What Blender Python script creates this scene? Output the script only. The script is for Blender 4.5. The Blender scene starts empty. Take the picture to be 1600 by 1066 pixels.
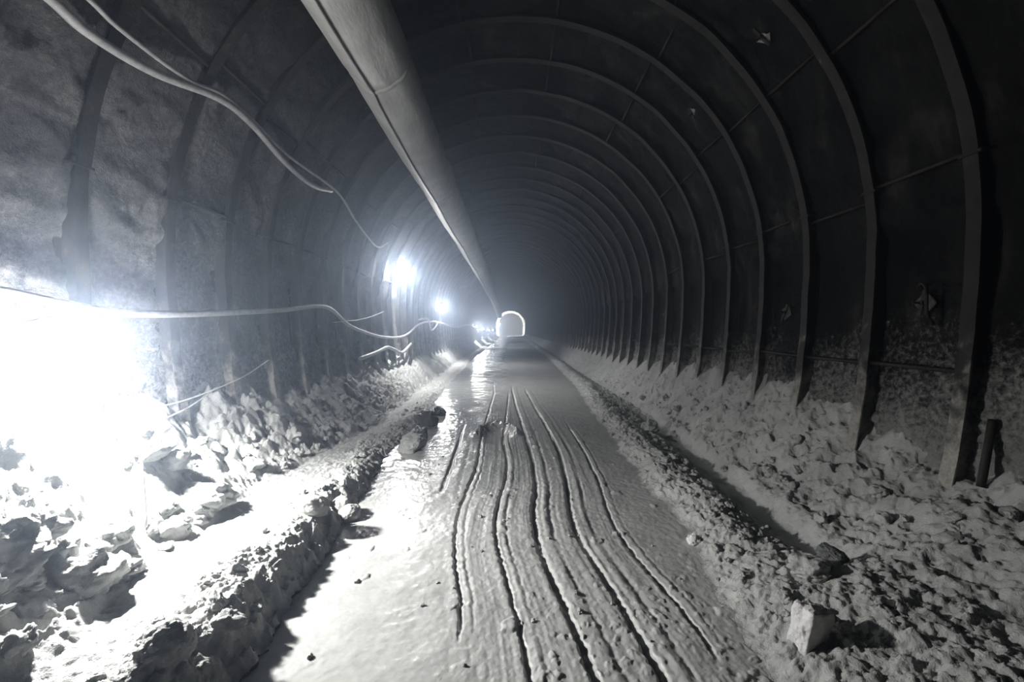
import bpy, bmesh, math, random
import numpy as np
from mathutils import Vector, noise as mnoise

# ------------------------------------------------------------------ scene, camera, world, exposure
S = bpy.context.scene
COL = S.collection
S.view_settings.view_transform = 'Standard'
S.view_settings.look = 'None'
S.view_settings.gamma = 1.0
S.view_settings.use_curve_mapping = False
S.view_settings.exposure = 0.0

EYE = 1.6
cam_d = bpy.data.cameras.new('camera')
cam = bpy.data.objects.new('camera', cam_d)
COL.objects.link(cam)
cam_d.sensor_width = 36.0
cam_d.lens = 16.0
cam_d.clip_start = 0.05
cam_d.clip_end = 400
cam.location = (0, 0, EYE)
cam.rotation_euler = (math.radians(90 - 1.53), 0, math.radians(-0.16))
S.camera = cam

HAZE = 0.028          # dust in the air, per metre
world = bpy.data.worlds.new('world')
S.world = world
world.use_nodes = True
wn = world.node_tree
wn.nodes.clear()
w_out = wn.nodes.new('ShaderNodeOutputWorld')
w_bg = wn.nodes.new('ShaderNodeBackground')
w_bg.inputs['Color'].default_value = (0, 0, 0, 1)
w_bg.inputs['Strength'].default_value = 0
wn.links.new(w_bg.outputs[0], w_out.inputs['Surface'])
w_vol = wn.nodes.new('ShaderNodeVolumeScatter')
w_vol.inputs['Color'].default_value = (0.65, 0.78, 1.0, 1)
w_vol.inputs['Density'].default_value = HAZE
w_vol.inputs['Anisotropy'].default_value = 0.8
w_abs = wn.nodes.new('ShaderNodeVolumeAbsorption')
w_abs.inputs['Color'].default_value = (0.65, 0.78, 1.0, 1)
w_abs.inputs['Density'].default_value = HAZE
w_add = wn.nodes.new('ShaderNodeAddShader')
wn.links.new(w_vol.outputs[0], w_add.inputs[0])
wn.links.new(w_abs.outputs[0], w_add.inputs[1])
wn.links.new(w_add.outputs[0], w_out.inputs['Volume'])
world.cycles.homogeneous_volume = True
try:
    world.cycles.volume_sampling = 'MULTIPLE_IMPORTANCE'
except Exception:
    pass
cy = S.cycles
cy.max_bounces = 4
cy.diffuse_bounces = 2
cy.glossy_bounces = 2
cy.transmission_bounces = 2
cy.volume_bounces = 0
cy.sample_clamp_indirect = 4.0

LAMP_COLOR = (1.0, 0.985, 0.965)
DOWN_POWER = 1040.0    # downlight of one lamp
BULB_LIGHT = 28.0      # radiant intensity of the bare bulb, W/sr

# ------------------------------------------------------------------ helpers
random.seed(7)
rng = np.random.default_rng(11)


def tag(o, label=None, cat=None, group=None, kind=None):
    if label: o['label'] = label
    if cat: o['category'] = cat
    if group: o['group'] = group
    if kind: o['kind'] = kind
    return o


def empty(name, loc=(0, 0, 0)):
    o = bpy.data.objects.new(name, None)
    o.location = loc
    o.empty_display_size = 0.1
    COL.objects.link(o)
    return o


def link(name, me, mat=None, parent=None):
    o = bpy.data.objects.new(name, me)
    COL.objects.link(o)
    if mat and not me.materials:
        me.materials.append(mat)
    if parent:
        o.parent = parent
    return o


def mesh_grid(name, P, flip=False, closed=False):
    """P: (rows, cols, 3) array -> quad mesh, smooth shaded."""
    nr, nc = P.shape[:2]
    me = bpy.data.meshes.new(name)
    me.vertices.add(nr * nc)
    me.vertices.foreach_set('co', np.ascontiguousarray(P, dtype=np.float32).ravel())
    i = np.arange(nr * nc, dtype=np.int32).reshape(nr, nc)
    if closed:
        j = np.roll(i, -1, axis=1)
        q = np.stack([i[:-1], j[:-1], j[1:], i[1:]], -1)
    else:
        q = np.stack([i[:-1, :-1], i[:-1, 1:], i[1:, 1:], i[1:, :-1]], -1)
    q = q.reshape(-1, 4)
    if flip:
        q = q[:, ::-1]
    n = len(q)
    me.loops.add(n * 4)
    me.loops.foreach_set('vertex_index', np.ascontiguousarray(q, dtype=np.int32).ravel())
    me.polygons.add(n)
    me.polygons.foreach_set('loop_start', np.arange(0, n * 4, 4, dtype=np.int32))
    me.polygons.foreach_set('use_smooth', np.ones(n, dtype=bool))
    me.update(calc_edges=True)
    me.validate()
    return me


def bm_mesh(name, bm, smooth=True):
    bmesh.ops.recalc_face_normals(bm, faces=bm.faces)
    me = bpy.data.meshes.new(name)
    bm.to_mesh(me)
    bm.free()
    if smooth:
        for p in me.polygons: p.use_smooth = True
    return me


def spline(pts, n):
    """Catmull-Rom through pts, n samples per span."""
    P = [Vector(p) for p in pts]
    P = [P[0] * 2 - P[1]] + P + [P[-1] * 2 - P[-2]]
    out = []
    for k in range(1, len(P) - 2):
        a, b, c, d = P[k - 1:k + 3]
        for s in range(n):
            t = s / n
            out.append(0.5 * ((2 * b) + (c - a) * t + (2 * a - 5 * b + 4 * c - d) * t * t + (3 * b - a - 3 * c + d) * t ** 3))
    out.append(P[-2])
    return out


def tube_mesh(name, pts, r, seg=10, cap=True):
    """round tube along a list of points; r number or list"""
    bm = bmesh.new()
    n = len(pts)
    rs = r if isinstance(r, (list, tuple)) else [r] * n
    rings = []
    for k, p in enumerate(pts):
        p = Vector(p)
        t = (Vector(pts[min(k + 1, n - 1)]) - Vector(pts[max(k - 1, 0)])).normalized()
        u = t.cross(Vector((0, 0, 1)))
        if u.length < 1e-3: u = t.cross(Vector((1, 0, 0)))
        u.normalize()
        v = u.cross(t).normalized()
        rings.append([bm.verts.new(p + (u * math.cos(a) + v * math.sin(a)) * rs[k])
                      for a in [2 * math.pi * i / seg for i in range(seg)]])
    for a, b in zip(rings[:-1], rings[1:]):
        for i in range(seg):
            bm.faces.new((a[i], a[(i + 1) % seg], b[(i + 1) % seg], b[i]))
    if cap:
        bm.faces.new(rings[0][::-1]); bm.faces.new(rings[-1])
    return bm_mesh(name, bm)


def lathe_mesh(name, prof, seg=24, axis='Z'):
    bm = bmesh.new()
    rings = []
    for r, h in prof:
        ring = []
        for i in range(seg):
            a = 2 * math.pi * i / seg
            c = (r * math.cos(a), r * math.sin(a), h)
            if axis == 'X': c = (h, c[0], c[1])
            ring.append(bm.verts.new(c))
        rings.append(ring)
    for a, b in zip(rings[:-1], rings[1:]):
        for i in range(seg):
            bm.faces.new((a[i], a[(i + 1) % seg], b[(i + 1) % seg], b[i]))
    bm.faces.new(rings[0][::-1]); bm.faces.new(rings[-1])
    return bm_mesh(name, bm)


def box_mesh(name, sx, sy, sz, bevel=0.004):
    bm = bmesh.new()
    bmesh.ops.create_cube(bm, size=1)
    bmesh.ops.scale(bm, vec=(sx, sy, sz), verts=bm.verts)
    bmesh.ops.bevel(bm, geom=bm.edges[:], offset=bevel, segments=2, affect='EDGES')
    return bm_mesh(name, bm, False)


# ---- vectorised noise -------------------------------------------------------
_perm = rng.permutation(4096).astype(np.int64)
_ga = rng.uniform(0, 2 * np.pi, 4096)
_gx, _gy = np.cos(_ga), np.sin(_ga)
_r1, _r2, _r3 = rng.random(4096), rng.random(4096), rng.random(4096)


def _hash(ix, iy, seed):
    return _perm[(_perm[(ix + seed * 131) & 4095] + iy * 7 + seed * 17) & 4095]


def gnoise(x, y, seed=0):
    ix = np.floor(x).astype(np.int64); iy = np.floor(y).astype(np.int64)
    fx = x - ix; fy = y - iy
    u = fx * fx * fx * (fx * (fx * 6 - 15) + 10)
    v = fy * fy * fy * (fy * (fy * 6 - 15) + 10)

    def g(dx, dy):
        h = _hash(ix + dx, iy + dy, seed)
        return _gx[h] * (fx - dx) + _gy[h] * (fy - dy)
    a = g(0, 0) * (1 - u) + g(1, 0) * u
    b = g(0, 1) * (1 - u) + g(1, 1) * u
    return (a * (1 - v) + b * v) * 1.5


def fbm(x, y, sc, octv=4, seed=0, gain=0.5):
    out = 0; a = 1.0; f = 1.0 / sc
    for k in range(octv):
        out = out + a * gnoise(x * f + 17.3 * k, y * f - 9.1 * k, seed + k)
        a *= gain; f *= 2.03
    return out


def clods(x, y, sc, seed=0, keep=0.8):
    """heaped lumps about sc across, height in metres"""
    wx = x + 0.30 * sc * gnoise(x / sc * 1.9, y / sc * 1.9, seed + 50)
    wy = y + 0.30 * sc * gnoise(x / sc * 1.9 + 31, y / sc * 1.9, seed + 51)
    X = wx / sc; Y = wy / sc
    ix = np.floor(X).astype(np.int64); iy = np.floor(Y).astype(np.int64)
    h = np.zeros_like(X)
    for dx in (-1, 0, 1):
        for dy in (-1, 0, 1):
            k = _hash(ix + dx, iy + dy, seed)
            px = ix + dx + _r1[k]; py = iy + dy + _r2[k]
            r = 0.25 + 0.5 * _r3[k]
            d2 = (X - px) ** 2 + (Y - py) ** 2
            hh = np.sqrt(np.maximum(r * r - d2, 0)) * np.where(_r3[(k + 7) & 4095] < keep, 1, 0)
            h = np.maximum(h, hh)
    return h * sc


def sstep(a, b, x):
    t = np.clip((x - a) / (b - a), 0, 1)
    return t * t * (3 - 2 * t)


def curve(tab):
    xs = np.array([t[0] for t in tab], float); ys = np.array([t[1] for t in tab], float)

    def f(y):
        # smoothed piecewise interpolation
        y = np.asarray(y, float)
        w = 0.12 + 0.03 * np.abs(y)
        return (np.interp(y - w, xs, ys) + 2 * np.interp(y, xs, ys) + np.interp(y + w, xs, ys)) / 4
    return f


# ------------------------------------------------------------------ materials
def new_mat(name):
    m = bpy.data.materials.new(name)
    m.use_nodes = True
    nt = m.node_tree
    return m, nt, nt.nodes['Principled BSDF']


def N(nt, typ, **kw):
    n = nt.nodes.new(typ)
    for k, v in kw.items(): setattr(n, k, v)
    return n


def noise_tex(nt, vec, scale, detail=4, rough=0.55):
    n = N(nt, 'ShaderNodeTexNoise')
    n.inputs['Scale'].default_value = scale
    n.inputs['Detail'].default_value = detail
    n.inputs['Roughness'].default_value = rough
    nt.links.new(vec, n.inputs['Vector'])
    return n


def ramp(nt, fac, stops):
    r = N(nt, 'ShaderNodeValToRGB')
    e = r.color_ramp.elements
    while len(e) < len(stops): e.new(0.5)
    for k, (p, c) in enumerate(stops):
        e[k].position = p
        e[k].color = (c[0], c[1], c[2], 1) if isinstance(c, tuple) else (c, c, c, 1)
    nt.links.new(fac, r.inputs[0])
    return r


def geo_pos(nt):
    return N(nt, 'ShaderNodeNewGeometry').outputs['Position']


def math_n(nt, op, a, b=None, clamp=False):
    n = N(nt, 'ShaderNodeMath', operation=op, use_clamp=clamp)
    for k, v in enumerate((a, b)):
        if v is None: continue
        if isinstance(v, (int, float)): n.inputs[k].default_value = v
        else: nt.links.new(v, n.inputs[k])
    return n.outputs[0]


def bump(nt, bsdf, heights, strength=0.6, dist=0.02):
    prev = None
    for h, d in heights:
        b = N(nt, 'ShaderNodeBump')
        b.inputs['Strength'].default_value = strength
        b.inputs['Distance'].default_value = d
        nt.links.new(h, b.inputs['Height'])
        if prev: nt.links.new(prev, b.inputs['Normal'])
        prev = b.outputs[0]
    nt.links.new(prev, bsdf.inputs['Normal'])


def mat_mud(name, lo, hi, rough, wet=False, coarse=1.0):
    m, nt, b = new_mat(name)
    pos = geo_pos(nt)
    n1 = noise_tex(nt, pos, 1.7, 5)
    n2 = noise_tex(nt, pos, 38, 5, 0.65)
    n3 = noise_tex(nt, pos, 140, 3, 0.6)
    mix = math_n(nt, 'ADD', math_n(nt, 'MULTIPLY', n1.outputs[0], 0.6), math_n(nt, 'MULTIPLY', n2.outputs[0], 0.4))
    c = ramp(nt, mix, [(0.33, lo), (0.66, hi)])
    nt.links.new(c.outputs[0], b.inputs['Base Color'])
    if wet:
        sep = N(nt, 'ShaderNodeSeparateXYZ'); nt.links.new(pos, sep.inputs[0])
        # water lies on the lamp side of the roadway
        n4 = noise_tex(nt, pos, 1.1, 3)
        side = math_n(nt, 'ADD', sep.outputs['X'], math_n(nt, 'MULTIPLY', math_n(nt, 'SUBTRACT', n4.outputs[0], 0.5), 1.6))
        mr = N(nt, 'ShaderNodeMapRange')
        mr.inputs['From Min'].default_value = -0.75; mr.inputs['From Max'].default_value = 0.35
        mr.inputs['To Min'].default_value = 0.14; mr.inputs['To Max'].default_value = rough
        nt.links.new(side, mr.inputs['Value'])
        nt.links.new(mr.outputs[0], b.inputs['Roughness'])
        b.inputs['Specular IOR Level'].default_value = 0.5
    else:
        b.inputs['Roughness'].default_value = rough
        b.inputs['Specular IOR Level'].default_value = 0.35
    bump(nt, b, [(n2.outputs[0], 0.012 * coarse), (n3.outputs[0], 0.004 * coarse)], 0.7)
    if wet:
        st = N(nt, 'ShaderNodeMapRange')
        st.inputs['From Min'].default_value = 0.10; st.inputs['From Max'].default_value = rough
        st.inputs['To Min'].default_value = 0.34; st.inputs['To Max'].default_value = 0.5
        nt.links.new(mr.outputs[0], st.inputs['Value'])
        for n in nt.nodes:
            if n.type == 'BUMP': nt.links.new(st.outputs[0], n.inputs['Strength'])
    return m


M_ROAD = mat_mud('wet_mud', (0.27, 0.275, 0.265), (0.38, 0.385, 0.37), 0.46, wet=True, coarse=0.38)
M_MUD = mat_mud('muck', (0.25, 0.255, 0.245), (0.42, 0.425, 0.405), 0.6, coarse=1.3)
M_CLOD = mat_mud('muck_clod', (0.22, 0.225, 0.215), (0.40, 0.405, 0.385), 0.55, coarse=1.2)
M_DARKROCK = mat_mud('dark_wet_rock', (0.05, 0.055, 0.055), (0.12, 0.125, 0.12), 0.4, coarse=1.2)
M_PALEROCK = mat_mud('pale_rock', (0.45, 0.44, 0.43), (0.7, 0.69, 0.68), 0.45, coarse=0.9)


def mat_lining(name, tone=1.0):
    """dark sprayed concrete, splashed with pale muck up to about breast height"""
    m, nt, b = new_mat(name)
    pos = geo_pos(nt)
    sep = N(nt, 'ShaderNodeSeparateXYZ'); nt.links.new(pos, sep.inputs[0])
    n1 = noise_tex(nt, pos, 1.3, 5)
    n2 = noise_tex(nt, pos, 22, 6, 0.68)
    n3 = noise_tex(nt, pos, 90, 3, 0.6)
    # drips run down the wall
    mp = N(nt, 'ShaderNodeMapping'); mp.inputs['Scale'].default_value = (1, 1, 0.12)
    nt.links.new(pos, mp.inputs['Vector'])
    n5 = noise_tex(nt, mp.outputs[0], 4.5, 4)
    dark = ramp(nt, math_n(nt, 'ADD', math_n(nt, 'MULTIPLY', n1.outputs[0], 0.5), math_n(nt, 'MULTIPLY', n5.outputs[0], 0.5)),
                [(0.36, (0.006 * tone, 0.006 * tone, 0.006 * tone)), (0.55, (0.012 * tone, 0.012 * tone, 0.0115 * tone)), (0.66, (0.052 * tone, 0.049 * tone, 0.042 * tone))])
    lamp_lit = ramp(nt, math_n(nt, 'ADD', math_n(nt, 'MULTIPLY', n1.outputs[0], 0.5), math_n(nt, 'MULTIPLY', n2.outputs[0], 0.5)),  # lamplight put into the colour: lining painted paler towards the lamp wall
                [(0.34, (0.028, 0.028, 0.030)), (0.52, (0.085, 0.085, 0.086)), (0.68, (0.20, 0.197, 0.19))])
    lit_mask = N(nt, 'ShaderNodeMapRange', interpolation_type='SMOOTHSTEP')
    lit_mask.inputs['From Min'].default_value = -3.15; lit_mask.inputs['From Max'].default_value = -1.9
    lit_mask.inputs['To Min'].default_value = 1.0; lit_mask.inputs['To Max'].default_value = 0.0
    nt.links.new(math_n(nt, 'ADD', sep.outputs['X'], math_n(nt, 'MULTIPLY', math_n(nt, 'SUBTRACT', n1.outputs[0], 0.5), 0.8)), lit_mask.inputs['Value'])
    lit_mix = N(nt, 'ShaderNodeMix', data_type='RGBA')
    nt.links.new(lit_mask.outputs[0], lit_mix.inputs['Factor'])
    nt.links.new(dark.outputs[0], lit_mix.inputs['A']); nt.links.new(lamp_lit.outputs[0], lit_mix.inputs['B'])
    mud = ramp(nt, n1.outputs[0], [(0.3, (0.19, 0.192, 0.182)), (0.7, (0.30, 0.30, 0.285))])
    lvl = math_n(nt, 'ADD', sep.outputs['Z'],
                 math_n(nt, 'ADD', math_n(nt, 'MULTIPLY', math_n(nt, 'SUBTRACT', n2.outputs[0], 0.5), -2.4),
                        math_n(nt, 'MULTIPLY', math_n(nt, 'SUBTRACT', n1.outputs[0], 0.5), -0.9)))
    mr = N(nt, 'ShaderNodeMapRange', interpolation_type='SMOOTHSTEP')
    mr.inputs['From Min'].default_value = 0.55; mr.inputs['From Max'].default_value = 1.55
    mr.inputs['To Min'].default_value = 1.0; mr.inputs['To Max'].default_value = 0.0
    nt.links.new(lvl, mr.inputs['Value'])
    mix = N(nt, 'ShaderNodeMix', data_type='RGBA')
    nt.links.new(mr.outputs[0], mix.inputs['Factor'])
    nt.links.new(lit_mix.outputs['Result'], mix.inputs['A']); nt.links.new(mud.outputs[0], mix.inputs['B'])
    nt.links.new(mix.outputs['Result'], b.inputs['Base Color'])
    b.inputs['Roughness'].default_value = 0.62
    b.inputs['Specular IOR Level'].default_value = 0.08
    bump(nt, b, [(n2.outputs[0], 0.045), (n3.outputs[0], 0.010)], 0.9)
    return m


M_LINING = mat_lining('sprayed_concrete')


def mat_simple(name, lo, hi, rough, scale=12, metal=0.0, bmp=0.004):
    m, nt, b = new_mat(name)
    pos = geo_pos(nt)
    n = noise_tex(nt, pos, scale, 5, 0.6)
    c = ramp(nt, n.outputs[0], [(0.32, lo), (0.68, hi)])
    nt.links.new(c.outputs[0], b.inputs['Base Color'])
    b.inputs['Roughness'].default_value = rough
    b.inputs['Metallic'].default_value = metal
    if hi[0] < 0.1: b.inputs['Specular IOR Level'].default_value = 0.12
    if bmp:
        bump(nt, b, [(n.outputs[0], bmp)], 0.6)
    return m


def mat_rib():
    m, nt, b = new_mat('muddy_rib_steel')
    pos = geo_pos(nt)
    sep = N(nt, 'ShaderNodeSeparateXYZ'); nt.links.new(pos, sep.inputs[0])
    n1 = noise_tex(nt, pos, 7, 5, 0.65)
    n2 = noise_tex(nt, pos, 45, 4, 0.6)
    dark = ramp(nt, n1.outputs[0], [(0.35, (0.009, 0.0085, 0.008)), (0.62, (0.020, 0.018, 0.0155)), (0.78, (0.08, 0.062, 0.045))])
    mud = ramp(nt, n2.outputs[0], [(0.3, (0.16, 0.15, 0.13)), (0.7, (0.32, 0.31, 0.28))])
    lvl = math_n(nt, 'ADD', sep.outputs['Z'], math_n(nt, 'MULTIPLY', math_n(nt, 'SUBTRACT', n1.outputs[0], 0.5), -2.2))
    mr = N(nt, 'ShaderNodeMapRange', interpolation_type='SMOOTHSTEP')
    mr.inputs['From Min'].default_value = 0.55; mr.inputs['From Max'].default_value = 1.5
    mr.inputs['To Min'].default_value = 1.0; mr.inputs['To Max'].default_value = 0.0
    nt.links.new(lvl, mr.inputs['Value'])
    mix = N(nt, 'ShaderNodeMix', data_type='RGBA')
    nt.links.new(mr.outputs[0], mix.inputs['Factor'])
    nt.links.new(dark.outputs[0], mix.inputs['A']); nt.links.new(mud.outputs[0], mix.inputs['B'])
    nt.links.new(mix.outputs['Result'], b.inputs['Base Color'])
    b.inputs['Roughness'].default_value = 0.6
    b.inputs['Specular IOR Level'].default_value = 0.12
    bump(nt, b, [(n1.outputs[0], 0.015), (n2.outputs[0], 0.006)], 0.7)
    return m


M_RIB = mat_rib()
M_STEEL = mat_simple('dark_bar_steel', (0.010, 0.009, 0.008), (0.03, 0.026, 0.022), 0.6, 30)
M_PLATE = mat_simple('galvanised_plate', (0.16, 0.16, 0.155), (0.3, 0.3, 0.29), 0.5, 25)
M_CABLE = mat_simple('grey_rubber_hose', (0.22, 0.22, 0.22), (0.36, 0.36, 0.36), 0.5, 18)
M_WIRE = mat_simple('pale_wire', (0.4, 0.4, 0.4), (0.6, 0.6, 0.6), 0.45, 20, bmp=0)
M_BLACK = mat_simple('black_plastic', (0.012, 0.012, 0.012), (0.03, 0.03, 0.03), 0.5, 30)
M_CONC = mat_simple('pale_concrete', (0.42, 0.42, 0.39), (0.6, 0.6, 0.55), 0.7, 3)


def mat_duct():
    m, nt, b = new_mat('duct_fabric')
    pos = geo_pos(nt)
    n1 = noise_tex(nt, pos, 2.2, 5)
    mp = N(nt, 'ShaderNodeMapping'); mp.inputs['Scale'].default_value = (3.0, 1.0, 3.0)
    nt.links.new(pos, mp.inputs['Vector'])
    n2 = noise_tex(nt, mp.outputs[0], 6, 4)
    c = ramp(nt, n1.outputs[0], [(0.3, (0.32, 0.318, 0.31)), (0.7, (0.47, 0.467, 0.455))])
    nt.links.new(c.outputs[0], b.inputs['Base Color'])
    b.inputs['Roughness'].default_value = 0.55
    bump(nt, b, [(n2.outputs[0], 0.02)], 0.5)
    return m


M_DUCT = mat_duct()
M_DUCTSEAM = mat_simple('duct_seam', (0.10, 0.10, 0.10), (0.2, 0.2, 0.19), 0.6, 20)
M_DUCTJOINT = mat_simple('duct_joint', (0.3, 0.3, 0.29), (0.45, 0.45, 0.43), 0.55, 20)


def mat_bulb():
    m, nt, b = new_mat('lit_bulb')
    nt.nodes.clear()
    out = N(nt, 'ShaderNodeOutputMaterial')
    e = N(nt, 'ShaderNodeEmission')
    e.inputs['Color'].default_value = (*LAMP_COLOR, 1)
    e.inputs['Strength'].default_value = BULB_LIGHT / (math.pi * 0.055 ** 2)
    nt.links.new(e.outputs[0], out.inputs['Surface'])
    return m


M_BULB = mat_bulb()

# ------------------------------------------------------------------ tunnel section
ZC, RF = 2.35, 3.15        # springline height and radius of the rib face
LEN = 113.0
RIB_GAP = 0.87
RIB_Y0 = 3.12
LINE_OFF = 0.135
RIB_SKEW = -0.038         # the arches stand slightly askew to the drive           # lining lies this far behind the rib face


def section_r(z, off=0.0):
    """half-width below the springline"""
    return RF + off - 0.043 * (ZC - z) ** 2


def rows(a, far, near=0.006, behind=-4.0, ratio=0.0032, n_b=40):
    r = list(np.linspace(behind, a, n_b, endpoint=False))
    y = a
    while y < far:
        r.append(y); y += max(near, y * ratio)
    r.append(far)
    return np.array(r)


# ground -----------------------------------------------------------------------
e_left = curve([(-4, -1.13), (1.2, -1.16), (2.06, -1.22), (2.9, -1.30), (3.72, -1.37), (5.8, -1.58), (6.85, -1.52), (9, -1.6), (13.2, -1.8), (24, -2.0), (113, -2.1)])
e_right = curve([(-4, 1.1), (1.2, 1.15), (2.02, 1.19), (2.5, 1.24), (3.42, 1.36), (4.94, 1.40), (8.2, 1.53), (13, 1.78), (24, 2.0), (113, 2.1)])
h_shelf = curve([(-4, .22), (2.5, .21), (3.6, .18), (5, .15), (6, .10), (7.5, .06), (11, .05), (113, .05)])
x_slope = curve([(-4, 1.85), (1.8, 1.95), (2.55, 2.12), (3.36, 2.2), (4.25, 2.26), (7.6, 2.14), (11, 2.3), (20, 2.5), (113, 2.5)])
z_wall_l = curve([(-4, 1.0), (2.5, 0.98), (4, 0.86), (6, .72), (11, .70), (20, .5), (113, .45)])
RUTS = [  # (points (x, y), depth, width)
    ([(-.27, 2.55), (-.36, 2.95), (-.425, 3.39), (-.46, 3.98), (-.395, 5.27), (-.43, 6.6), (-.434, 7.5), (-.42, 9.03), (-.41, 11.3), (-.52, 13.5)], .032, .009),
    ([(.11, 1.2), (.093, 2.06), (.056, 2.34), (-.012, 2.77), (-.128, 3.49), (-.129, 3.98), (-.054, 4.82), (-.039, 5.5), (-.118, 6.5), (-.088, 7.8), (-.05, 11)], .042, .011),
    ([(.44, 1.2), (.383, 2.06), (.346, 2.42), (.28, 2.77), (.194, 3.29), (.196, 3.98), (.26, 4.62), (.264, 5.52), (.186, 7.8), (.097, 9.8), (.033, 12)], .066, .018),
    ([(.75, 1.2), (.70, 2.0), (.653, 2.55), (.589, 2.95), (.501, 3.49), (.533, 4.12), (.59, 4.82), (.629, 5.8), (.57, 7.8), (.508, 9.03), (.39, 11.6)], .062, .018),
    ([(1.0, 2.4), (.942, 2.77), (.883, 3.11), (.844, 3.49), (.85, 3.98), (.924, 4.62), (.955, 5.8), (.944, 7.3)], .036, .010),
    ([(-.68, 4.6), (-.694, 5.03), (-.727, 6.46), (-.779, 7.3)], .018, .02),
]


def road_h(x, y):
    h = 0.016 * fbm(x, y, 1.4, 3, 3) + 0.003 * fbm(x, y, 0.16, 3, 9)
    near = sstep(13, 5, y)
    h += (0.0026 - 0.0019 * sstep(0.1, -0.6, x)) * near * fbm(x, y, 0.045, 3, 21)
    # little clods on the roadway, more between the ruts close by
    rough = 0.22 + 0.9 * sstep(3.2, 2.4, y) * sstep(-0.2, 0.3, x)
    rough = rough * (0.4 + 0.6 * sstep(-0.2, 0.3, fbm(x, y, 0.5, 2, 14)))
    h += near * rough * 0.40 * clods(x, y, 0.04, 5, 0.22)
    h += near * 0.30 * clods(x, y, 0.08, 6, 0.02)
    # wet lamp side: shallow ripples
    wet = sstep(-0.25, -0.7, x) * sstep(2.6, 3.6, y)
    h += wet * 0.0016 * fbm(x * 1.4, y, 0.07, 3, 33)
    for pts, dep, wid in RUTS:
        ys = np.array([p[1] for p in pts]); xs = np.array([p[0] for p in pts])
        xc = (np.interp(y - .18, ys, xs) + np.interp(y, ys, xs) + np.interp(y + .18, ys, xs)) / 3
        xc = xc + 0.012 * gnoise(y * 5 + dep * 100, y * 0 + 3, 77) + 0.009 * gnoise(y * 21, y * 0 + dep * 50, 78)
        live = sstep(ys[0] - .3, ys[0], y) * sstep(ys[-1] + .8, ys[-1] - .5, y)
        live = live * (0.8 + 0.6 * gnoise(y * 1.7, y * 0 + dep * 77, 79)) * (0.45 + 0.55 * sstep(8.5, 5.5, y))
        d = x - xc
        w = wid * (1 + 0.3 * gnoise(y * 11, y * 0 + dep * 31, 80)) + 0.0006 * y
        h += live * (-dep * np.exp(-np.abs(d / w) ** 3) + 0.13 * dep * np.exp(-((d - 5.2 * wid) / (1.6 * wid)) ** 2)
                     + 0.05 * dep * np.exp(-((d + 3.5 * wid) / (2.5 * wid)) ** 2)
                     - 0.12 * dep * np.exp(-((d - 8 * wid) / (.9 * wid)) ** 2))
    # scrape marks that follow the ruts
    cx = np.interp(y, [p[1] for p in RUTS[2][0]], [p[0] for p in RUTS[2][0]])
    q = x - cx
    band = sstep(-.75, -.45, q) * sstep(.85, .55, q) * near
    h += band * (0.0035 * gnoise(q * 17, y * .45, 131) + 0.002 * gnoise(q * 41, y * .9, 132))
    # a churned horseshoe of mud in the roadway, and a water dip far on
    ang = np.arctan2(y - 6.75, x + .21)
    rad = np.hypot((x + .21) / .30, (y - 6.75) / .62)
    arc = np.exp(-((rad - 1) / .22) ** 2) * sstep(-0.35, 0.35, np.sin(ang))
    h += arc * (0.085 + 0.05 * fbm(x, y, 0.09, 3, 41)) - 0.03 * np.exp(-(rad / .7) ** 4)
    h += 0.05 * np.exp(-((y - 38 - x) / 1.2) ** 2) - 0.03 * np.exp(-((y - 33) / 2.0) ** 2)
    return h


def edge_wob(y, seed):
    return 0.055 * fbm(y, y * 0 + 5, 0.7, 3, seed) + 0.028 * fbm(y, y * 0 + 2, 0.11, 4, seed + 5)


def EL(y): return e_left(y) + edge_wob(y, 61)
def ER(y): return e_right(y) + edge_wob(y, 71)


def bank_left_h(x, y):
    d = EL(y) - x
    hs = h_shelf(y)
    base = road_h(x, y) * sstep(.15, 0, d)
    face = sstep(-0.02, 0.20, d + 0.03 * fbm(x, y, 0.08, 3, 121))
    xs = x_slope(y) + 0.10 * fbm(y, y * 0, 0.8, 3, 81)
    t = np.clip((-x - xs) / (3.02 - xs), 0, 1.35)
    zt = z_wall_l(y) + 0.16 * fbm(y, y * 0 + 9, 0.5, 3, 83)
    slope = (zt - hs) * np.minimum(t, 1) ** 0.95 + np.maximum(t - 1, 0) * 0.6
    onedge = sstep(-0.02, 0.04, d) * sstep(0.55, 0.25, d + 0.15 * gnoise(x * 2, y * 2, 87))
    onslope = sstep(0.0, 0.12, t)
    onshelf = (1 - onedge) * (1 - onslope) * face
    far = sstep(16, 5, y)
    lump_e = 0.24 * clods(x, y, 0.15, 90, .6) + 0.42 * clods(x, y, 0.07, 91, .7) + 0.55 * clods(x, y, 0.032, 94, .7) + 0.022 * fbm(x, y, 0.09, 4, 111, .62)
    lump_s = 0.40 * clods(x, y, 0.30, 92, .55) + 0.42 * clods(x, y, 0.13, 93, .5) + 0.38 * clods(x, y, 0.055, 95, .5) + 0.38 * clods(x, y, 0.028, 112, .55)
    lump_s += 0.040 * fbm(x, y, 0.17, 5, 113, .6) - 0.5 * clods(x, y, 0.11, 119, .2)
    h = base + face * hs + slope
    h += onedge * lump_e * (0.15 + 0.85 * far) + onslope * (lump_s - 0.06) * (0.35 + 0.65 * far)
    h += onshelf * (0.02 * fbm(x, y, 0.4, 3, 96) + 0.10 * clods(x, y, 0.06, 97, .25))
    h += face * 0.012 * fbm(x, y, 0.05, 3, 98)
    return h


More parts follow.
